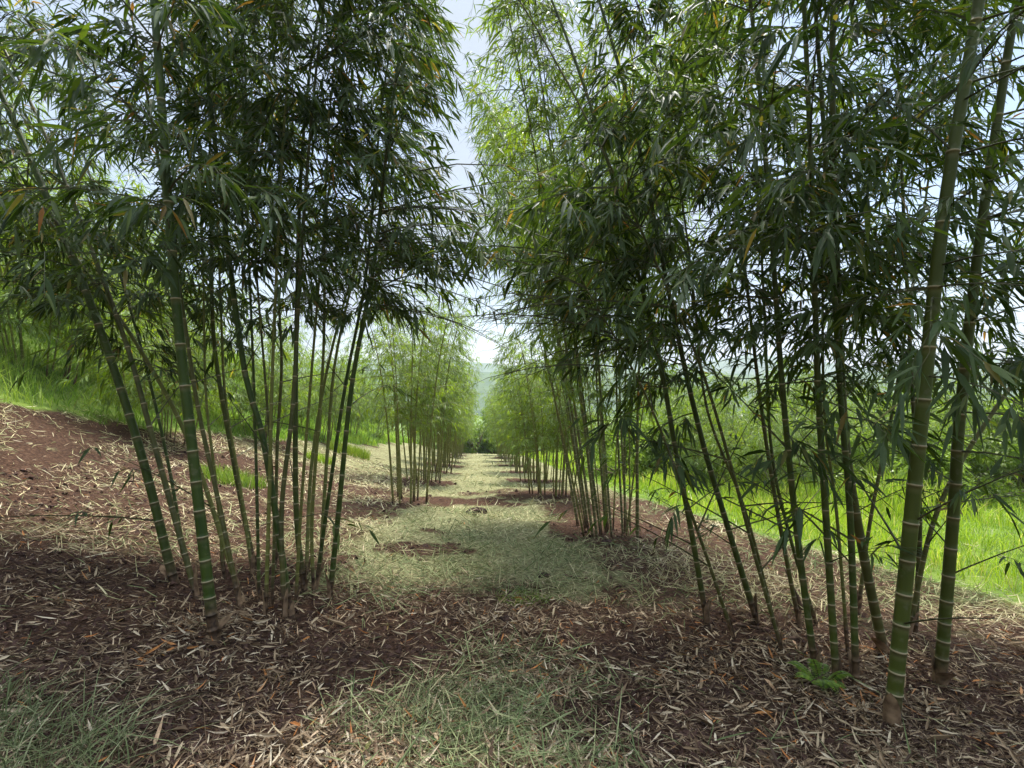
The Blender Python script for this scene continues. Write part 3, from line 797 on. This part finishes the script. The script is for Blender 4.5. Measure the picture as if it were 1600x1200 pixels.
def strew(name, n, prob, Lr, Wr, mat, pts=None, py=(690, 1290), lift=(.004, .035), tilt=.22, power=.8, lod=0, rndf=None, droop=(-.15, .25), fold=.5, big=1.0, wmin=0.):
    X, Y = screen_pts(n, *py, power=power) if pts is None else pts
    p = prob(X, Y); k = (rng.random(n) < p) & (Y < 60) & (Y > .7)
    X, Y = X[k], Y[k]; n = len(X)
    if lod == 0:
        far = Y > 9
    a = rng.uniform(0, 2 * np.pi, n)
    d = np.stack([np.cos(a), np.sin(a), np.zeros(n)], -1)
    e = .06
    gxn = (smooth_h(X + e, Y) - smooth_h(X - e, Y)) / (2 * e); gyn = (smooth_h(X, Y + e) - smooth_h(X, Y - e)) / (2 * e)
    d[:, 2] = gxn * d[:, 0] + gyn * d[:, 1] + rng.normal(0, tilt, n) 
    up = nrm(np.stack([-gxn, -gyn, np.ones(n)], -1))
    P = np.stack([X, Y, hfun(X, Y) + rng.uniform(*lift, n)], -1)
    sc = 1 + big * np.clip((Y - 6) / 18, 0, 2)
    L = (Lr[0] + (Lr[1] - Lr[0]) * rng.random(n) ** 1.5) * np.where(rng.random(n) < .15, 1.35, 1) * sc ** .6; W = np.maximum(L * rng.uniform(*Wr, n) * sc ** .5, wmin * Y * rng.uniform(.7, 1.3, n))
    P -= nrm(d) * (L * .5)[:, None]
    P[:, 2] = np.maximum(P[:, 2], hfun(P[:, 0], P[:, 1]) + .003)
    v, f, r = leaves(P, d, L, W, droop=rng.uniform(*droop, n) , roll=.55, lod=lod, up=up, fold=fold, rnd=rndf(X, Y) if rndf else None)
    o = mesh_obj(name, v, f, mat, attrs={'rnd': r}); tag(o, kind='stuff'); return o

def p_litter(X, Y):
    s = soil_mask(X, Y); g = grass_mask(X, Y)
    nz = sstep(.38, .6, fbm(X * 2.2, Y * 2.2, 12., 3))
    berm = np.clip(4 * s * (1 - s), 0, 1)
    right = sstep(.6, 1.4, uu(X, Y))
    p = .22 + .5 * nz
    base = np.exp(-((np.hypot(X + 1.95, Y - 3.9)) / .75) ** 2) + np.exp(-((np.hypot(X - 2.1, Y - 3.4)) / 1.2) ** 2)
    s2 = sstep(.35, .65, s)
    p = p + .30 * nz * sstep(2.4, 3.4, -uu(X, Y)) + .5 * (1 - sstep(.5, 1.3, np.abs(uu(X, Y) + .1))) * (1 - sstep(4.4, 6, Y))
    p = p * (1 - s2) + s2 * (.07 + .20 * nz ** 2 + .25 * right * nz) + .28 * berm * nz + .95 * base * (.4 + .6 * nz) * np.where(uu(X, Y) < 0, 1.0, .55) + .0 * sstep(2.4, 3.4, -uu(X, Y)) * sstep(4.2, 5.2, Y) * (.3 + nz) + .6 * base * nz
    mid = (1 - sstep(1.0, 2.2, np.abs(uu(X, Y)))) * sstep(4.6, 6.2, Y + 1.6 * (fbm(X, Y, 6.) - .45))
    p = p * (1 - mid * (.9 - .75 * sstep(.46, .58, fbm(X * 1.2, Y * 1.2, 25., 3)))) * (1 - .6 * sstep(10, 18, Y))
    return np.clip(p * (1 - g), 0, 1)
strew('leaf_litter', 110000, p_litter, (.03, .115), (.03, .085), M['litter'], wmin=.00042, droop=(-.45, .45), tilt=.32)
def slope_pts(n):
    Y = 3.6 + 15 * rng.random(n) ** 1.5; U = -1.6 - 7.6 * rng.random(n)
    return U - .07 * Y, Y
p_slope = lambda X, Y: (.35 + .35 * sstep(4.2, 6, Y)) * np.clip((.12 + .95 * sstep(.36, .58, fbm(X * 1.3, Y * 1.3, 27., 3))) * (1 - grass_mask(X, Y)) * (1 - .55 * np.exp(-((X + 2.2) ** 2 + (Y - 3.5) ** 2) / 1.6)), 0, 1)
strew('bank_litter', 42000, p_slope, (.03, .11), (.025, .06), M['litter'], rndf=lambda X, Y: .9 * rng.random(len(X)) ** 1.3, pts=slope_pts(42000), wmin=.0005, tilt=.3, droop=(-.4, .4))
strew('bank_straw', 36000, lambda X, Y: p_slope(X, Y) * (.12 + .7 * sstep(4.6, 6.8, Y)), (.08, .26), (.010, .018), M['straw'], pts=slope_pts(36000), wmin=.0005, tilt=.3, droop=(-.35, .45), rndf=lambda X, Y: .35 + .65 * rng.random(len(X)))
def p_chaff(X, Y):
    s = soil_mask(X, Y)
    return np.clip((.45 + .55 * sstep(.4, .6, fbm(X * 1.7, Y * 1.7, 15., 3))) * (1 - grass_mask(X, Y)) * (1 - sstep(9, 16, Y)) * (1 - .4 * s * (uu(X, Y) < 0)), 0, 1)
strew('fallen_twigs', 5000, lambda X, Y: p_litter(X, Y) ** .5, (.10, .38), (.006, .012), M['litter'], tilt=.2, lift=(.006, .03), rndf=lambda X, Y: .05 + .35 * rng.random(len(X)), droop=(-.2, .2))
strew('fallen_sheaths', 900, p_litter, (.06, .13), (.09, .15), M['litter'], tilt=.3, lift=(.004, .02), rndf=lambda X, Y: .15 + .5 * rng.random(len(X)), droop=(-.5, .2), fold=1.1)
strew('leaf_chaff', 110000, p_chaff, (.03, .08), (.03, .06), M['litter'], rndf=lambda X, Y: rng.random(len(X)) * .8, lod=1, lift=(.002, .012))
def p_straw(X, Y):
    s = soil_mask(X, Y); u = uu(X, Y)
    mid = sstep(4.2, 6.2, Y + .15 * np.abs(u) + 2.4 * (fbm(X * .8, Y * .8, 6., 3) - .45)) * (1 - .85 * sstep(1.2, 2.4, -u)) * (1 - .55 * sstep(1.1, 1.9, u))
    nz = sstep(.36, .56, fbm(X * 1.4, Y * 1.4, 20., 3))
    edge = np.exp(-((u - field_edge(Y) + .1) / .22) ** 2)
    p = (mid * (.65 + .35 * nz) + (1 - mid) * nz * (.05 + .22 * (1 - sstep(.3, 1.0, np.abs(u - .1))))) * (1 - .9 * s) + .8 * edge
    return np.clip(p * (1 - .85 * grass_mask(X, Y)), 0, 1)
def straw_r(X, Y):
    return np.clip(.6 * rng.random(len(X)) + .42 * sstep(.36, .54, fbm(X * .9, Y * .9, 22., 3)) * sstep(4, 12, Y + 2 * np.abs(uu(X, Y))), 0, 1)
strew('straw_mulch', 170000, p_straw, (.10, .28), (.009, .017), M['straw'], py=(688, 1250), power=1.0, lod=0, wmin=.0007, tilt=.42, lift=(.004, .065), rndf=straw_r, droop=(-.35, .45))

def crumbs(name, n, prob, size, mat):
    X, Y = screen_pts(n, 700, 1280, power=.8)
    k = (rng.random(n) < prob(X, Y)) & (Y < 16) & (Y > .7); X, Y = X[k], Y[k]; n = len(X)
    s_ = (size[0] + (size[1] - size[0]) * rng.random(n) ** 4) * (1 + np.clip((Y - 3) / 5, 0, 2))
    o6 = np.array([(1, 0, 0), (-1, 0, 0), (0, 1, 0), (0, -1, 0), (0, 0, .8), (0, 0, -.6), ], float)
    v = o6[None] * rng.uniform(.5, 1.3, (n, 6, 1)) * s_[:, None, None] + rng.normal(0, .25, (n, 6, 3)) * s_[:, None, None]
    v = v + np.stack([X, Y, hfun(X, Y) + .25 * s_], -1)[:, None]
    f = np.array([(0, 2, 4), (2, 1, 4), (1, 3, 4), (3, 0, 4), (2, 0, 5), (1, 2, 5), (3, 1, 5), (0, 3, 5)])
    f = ((np.arange(n) * 6)[:, None, None] + f[None]).reshape(-1, 3)
    tag(mesh_obj(name, v, f, mat), kind='stuff')
M['crumb'] = plain_noise('soil_crumb', (.016, .008, .006), (.10, .056, .042), 9, .95, .9, .01)
crumbs('soil_crumbs', 60000, lambda X, Y: sstep(.3, .6, soil_mask(X, Y)) * (1 - grass_mask(X, Y)), (.003, .022), M['crumb'])

def blades(name, X, Y, H, W, mat, lean=.35, rnd=None, dirbias=(0, 0)):
    n = len(X)
    P = np.stack([X, Y, hfun(X, Y) - .02], -1)
    a = rng.uniform(0, 2 * np.pi, n)
    hd = np.stack([np.cos(a) + dirbias[0], np.sin(a) + dirbias[1], np.zeros(n)], -1) * (lean * rng.uniform(.2, 1.4, n))[:, None]
    wa = rng.uniform(0, np.pi, n); w = np.stack([np.cos(wa), np.sin(wa), np.zeros(n)], -1)
    T = np.array([0, 0, .45, .45, .8, .8, 1.]); S = np.array([-1, 1, -.9, .9, -.55, .55, 0])
    v = P[:, None] + w[:, None] * (W[:, None] * S)[..., None] + hd[:, None] * (H[:, None] * T ** 1.8)[..., None]
    v[:, :, 2] += H[:, None] * (T - .28 * np.linalg.norm(hd, axis=1)[:, None] * T ** 3)
    f = np.array([(0, 1, 3), (0, 3, 2), (2, 3, 5), (2, 5, 4), (4, 5, 6)])
    f = ((np.arange(n) * 7)[:, None, None] + f[None]).reshape(-1, 3)
    r = np.repeat(rng.random(n) if rnd is None else rnd, 7)
    o = mesh_obj(name, v, f, mat, attrs={'rnd': r}); tag(o, kind='stuff'); return o

# bright grass on the right
def ring_pts(n, y0, y1, ulo, uhi, power=2.2):
    Y = y0 + (y1 - y0) * rng.random(n) ** power
    U = ulo + (uhi - ulo) * rng.random(n) ** 1.5
    return U - .07 * Y, Y
X, Y = ring_pts(190000, 1.5, 46, 3.4, 34)
k = rng.random(len(X)) < sstep(-.05, .25, uu(X, Y) - field_edge(Y) + (fbm(X * .9, Y * .9, 2.0, 3) - .45) * .55)
X, Y = X[k], Y[k]
tuft = sstep(.3, .62, fbm(X * 1.1, Y * 1.1, 31., 3))
e = np.clip((uu(X, Y) - field_edge(Y)) / 1.2, .25, 1)
H = (.14 + .34 * tuft + .5 * sstep(.5, .66, fbm(X * .35, Y * .35, 33., 3)) * sstep(1.5, 4, uu(X, Y) - field_edge(Y))) * rng.uniform(.5, 1.35, len(X)) * e
W = .0035 * rng.uniform(.7, 1.4, len(X)) * (1 + np.clip((Y - 6) / 7, 0, 6))
blades('field_grass', X, Y, H, W, M['grass'], .55, rnd=np.clip(.20 + .5 * tuft + rng.normal(0, .26, len(X)), 0, 1))
# grass bank on the left
n = 90000
Y = 3 + 40 * rng.random(n) ** 1.6; U = -4.8 - 28 * rng.random(n) ** 1.6; X = U - .07 * Y
k = rng.random(n) < sstep(-.2, .35, bank_edge(Y) - U + (fbm(X * .9, Y * .9, 2.0, 3) - .45) * 1.2)
X, Y = X[k], Y[k]; tuft = sstep(.3, .6, fbm(X * .8, Y * .8, 41., 3))
blades('bank_grass', X, Y, (.18 + .30 * tuft) * rng.uniform(.6, 1.3, len(X)), .005 * (1 + np.clip((Y - 6) / 8, 0, 5)) * rng.uniform(.7, 1.3, len(X)), M['bank'], .6, rnd=np.clip(.2 + .55 * tuft + rng.normal(0, .2, len(X)), 0, 1))

# separate grass tufts
def tuft_obj(x, y, n, rad, H, mat, label, lean=.6, W=.004, db=(0, 0)):
    rr = rad * np.sqrt(rng.random(n)); a = rng.uniform(0, 6.283, n)
    X = x + rr * np.cos(a); Y = y + rr * np.sin(a)
    o = blades('grass_tuft', X, Y, H * rng.uniform(.5, 1.2, n), W * rng.uniform(.7, 1.4, n), mat, lean, dirbias=db)
    del o['kind']; tag(o, label, 'grass tuft'); return o
def hp(px, py): x, y, z = hit(px, py); return x, y
tuft_obj(*hp(545, 712), 1500, .75, .42, M['grass'], 'bright green grass tuft left of the thin stems of the second left clump', .5, .006)
tuft_obj(*hp(500, 722), 600, .4, .28, M['grass'], 'small grass tuft just behind the right stems of the front left clump', .5, .006)
tuft_obj(*hp(365, 752), 900, .55, .26, M['bank'], 'low green grass tuft seen between the stems of the front left clump', .5, .005)
tuft_obj(*hp(10, 1215), 480, .42, .24, M['cut'], 'grey green cut grass heap in the bottom left corner', 1.3, .0028, (.5, .2))
tuft_obj(*hp(-70, 1140), 250, .35, .2, M['cut'], 'grey green cut grass heap at the left edge of the bare soil', 1.1, .003, (.6, .1))
tuft_obj(*hp(710, 1140), 1300, .33, .13, M['cut'], 'flattened green grass patch at the bottom of the alley among dry leaves', 1.8, .0026, (.5, -.2))
tuft_obj(*hp(815, 1050), 350, .2, .07, M['cut'], 'small flattened grass patch in the middle of the leaf litter', 1.8, .0025)
tuft_obj(*hp(815, 935), 450, .25, .08, M['bank'], 'small green grass patch where the straw meets the leaf litter', 1.3, .0025)

# fern at the foot of the right clump
fx, fy = hp(1282, 1072)
fern = empty('fern', (fx, fy, float(hfun(fx, fy))), 'small green fern at the foot of the front right bamboo clump', 'fern')
for i in range(8):
    az = i * .8 + rng.uniform(-.3, .3); L = rng.uniform(.13, .24)
    s = np.linspace(.08, 1, 22); d = np.array([math.cos(az), math.sin(az), 0])
    cen = d[None] * (L * s)[:, None]; cen[:, 2] = .16 * L / .2 * np.sin(s * 2.2) * .7
    sd = np.array([-d[1], d[0], 0])
    P = np.concatenate([cen, cen]); dd = np.concatenate([np.tile(sd + d * .5, (22, 1)), np.tile(-sd + d * .5, (22, 1))])
    ll = np.tile(.045 * np.sin(np.clip(s, .02, .98) * np.pi * .86 + .35) + .006, 2)
    v, f, r = leaves(P, dd, ll, ll * .2, droop=.15, roll=.1, lod=1)
    mesh_obj('frond', v, f, M['fern'], fern, attrs={'rnd': r})

# dead sticks, clods, sheath scraps on the ground
def stick(px, py, L, az, r, label, name='fallen_stick', bend=.08):
    x, y = hp(px, py); s = np.linspace(-.5, .5, 9)
    X = x + L * s * math.cos(az) + bend * L * np.sin(s * 3) * -math.sin(az); Y = y + L * s * math.sin(az) + bend * L * np.sin(s * 3) * math.cos(az)
    Z = hfun(X, Y) * .3 + np.interp(s, [-.5, .5], [float(hfun(X[0], Y[0])), float(hfun(X[-1], Y[-1]))]) * .7 + r * .8
    rr = r * (1 - .35 * (s + .5)) * (1 + .12 * np.sin(s * 31))
    rr[0] *= .5; rr[-1] *= .3
    v, q = tubes(np.stack([X, Y, Z], -1)[None], rr[None], 7)
    o = mesh_obj(name, v, q, M['deadwood'], smooth=True, loc=(x, y, float(hfun(x, y)))); tag(o, label, 'stick'); return o
stick(1225, 1002, .36, .05, .018, 'dark rotting stick lying among the stems of the front right clump')
stick(1180, 985, .30, -.5, .014, 'short dead stick beside the brown sheath in the front right clump')
stick(1000, 859, .28, .12, .02, 'pale dead log piece lying by the second clump of the right row')
stick(905, 905, .34, -.5, .013, 'dark twig lying where the straw meets the leaf litter')
stick(1245, 1058, .3, -.45, .016, 'dead stick beside the fern')
def clod(px, py, s, label):
    x, y = hp(px, py)
    th = np.linspace(0, np.pi, 9); ph = np.linspace(0, 2 * np.pi, 14, endpoint=False)
    T, Pp = np.meshgrid(th, ph, indexing='ij')
    r = s * (.65 + .7 * fbm(np.cos(Pp) * 2 + T * 2 + px, np.sin(Pp) * 2 + py, 3., 3))
    V = np.stack([r * np.sin(T) * np.cos(Pp) * 1.3, r * np.sin(T) * np.sin(Pp), r * np.cos(T) * .65], -1).reshape(-1, 3)
    idx = np.arange(9 * 14).reshape(9, 14); nx = np.roll(idx, -1, 1)
    q = np.stack([idx[:-1], idx[1:], nx[1:], nx[:-1]], -1).reshape(-1, 4)
    z = float(hfun(x, y)) + s * .2
    o = mesh_obj('soil_clod', V + np.array([x, y, z]), q, M['clod'], loc=(x, y, z)); tag(o, label, 'clod')
clod(850, 902, .06, 'black soil clod at the lower edge of the straw')
clod(948, 851, .08, 'dark clod at the foot of the second clump of the right row')
clod(790, 978, .045, 'small dark clod in the leaf litter in mid alley')
clod(745, 800, .16, 'dark heap of soil right of the second clump of the left row')

# dead pointed shoot in the right clump
x, y = hp(1258, 958)
s = np.linspace(0, 1, 8); z0 = float(hfun(x, y))
pts = np.stack([x - .16 * s, y + .05 * s, z0 + .42 * s - .03], -1)
v, q = tubes(pts[None], (.024 * (1 - s ** 1.5) + .002)[None], 8)
o = mesh_obj('dead_shoot', v, q, M['deadwood'], smooth=True, loc=(x, y, z0)); tag(o, 'dead brown pointed bamboo shoot in the front right clump', 'bamboo shoot')

# ------------------------------------------------------------------ air
m, nt, out = new_mat('haze_air')
pv = N(nt, 'ShaderNodeVolumePrincipled'); pv.inputs['Color'].default_value = (.80, .88, 1, 1); pv.inputs['Density'].default_value = .00045; pv.inputs['Anisotropy'].default_value = .2
nt.links.new(pv.outputs[0], out.inputs['Volume'])
hv = np.array([(x, y, z) for x in (-760, 760) for y in (-80, 1560) for z in (-75, 75)], float)
hq = np.array([(0, 1, 3, 2), (4, 6, 7, 5), (0, 4, 5, 1), (2, 3, 7, 6), (0, 2, 6, 4), (1, 5, 7, 3)])
tag(mesh_obj('haze', hv, hq, m), kind='stuff')

# ------------------------------------------------------------------ sky, sun, camera
SUN_EL, SUN_AZ = R(66), R(16)      # azimuth from +Y towards +X
w = bpy.data.worlds.new('World'); bpy.context.scene.world = w; w.use_nodes = True
nt = w.node_tree; L = nt.links.new; bg = nt.nodes['Background']
sky = N(nt, 'ShaderNodeTexSky', sky_type='NISHITA'); sky.sun_disc = False; sky.sun_elevation = SUN_EL; sky.sun_rotation = SUN_AZ
sky.air_density = 1.2; sky.dust_density = .8
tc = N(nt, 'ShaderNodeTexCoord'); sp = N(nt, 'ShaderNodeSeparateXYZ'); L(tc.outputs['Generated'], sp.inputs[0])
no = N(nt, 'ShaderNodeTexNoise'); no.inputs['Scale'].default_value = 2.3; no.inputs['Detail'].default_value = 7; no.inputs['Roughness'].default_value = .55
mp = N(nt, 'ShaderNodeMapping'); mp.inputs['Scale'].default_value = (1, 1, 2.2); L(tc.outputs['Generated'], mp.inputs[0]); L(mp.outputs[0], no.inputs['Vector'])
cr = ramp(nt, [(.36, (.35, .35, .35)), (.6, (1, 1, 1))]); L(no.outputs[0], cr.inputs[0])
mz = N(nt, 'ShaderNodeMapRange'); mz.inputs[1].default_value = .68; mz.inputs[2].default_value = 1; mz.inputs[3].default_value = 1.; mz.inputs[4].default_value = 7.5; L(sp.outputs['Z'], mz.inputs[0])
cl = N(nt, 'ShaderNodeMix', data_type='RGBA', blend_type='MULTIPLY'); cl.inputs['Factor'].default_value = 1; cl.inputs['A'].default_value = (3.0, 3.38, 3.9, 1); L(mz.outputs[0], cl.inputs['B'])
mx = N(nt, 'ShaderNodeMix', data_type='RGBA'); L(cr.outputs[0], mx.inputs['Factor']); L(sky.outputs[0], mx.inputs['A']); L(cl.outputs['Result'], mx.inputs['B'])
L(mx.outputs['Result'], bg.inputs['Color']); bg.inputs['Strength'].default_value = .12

sd = bpy.data.lights.new('sun', 'SUN'); sd.energy = 5.0; sd.angle = R(14); sd.color = (1, .96, .88)
so = bpy.data.objects.new('sun', sd); C.objects.link(so)
from mathutils import Vector
v = Vector((math.sin(SUN_AZ) * math.cos(SUN_EL), math.cos(SUN_AZ) * math.cos(SUN_EL), math.sin(SUN_EL)))
so.rotation_euler = v.to_track_quat('Z', 'Y').to_euler()

cd = bpy.data.cameras.new('camera'); cd.sensor_width = 36; cd.lens = 18; cd.clip_end = 6000; cd.clip_start = .02
co = bpy.data.objects.new('camera', cd); C.objects.link(co); co.location = (0, 0, CAMZ); co.rotation_euler = (R(90), 0, 0)
sc = bpy.context.scene; sc.camera = co
sc.view_settings.view_transform = 'Standard'; sc.view_settings.look = 'None'; sc.view_settings.exposure = 1.0; sc.view_settings.gamma = 1
sc.cycles.max_bounces = 8; sc.cycles.transparent_max_bounces = 8; sc.cycles.use_denoising = True
tot = sum(len(o.data.polygons) for o in bpy.data.objects if o.type == 'MESH'); print('faces', tot, 'objs', len(bpy.data.objects))
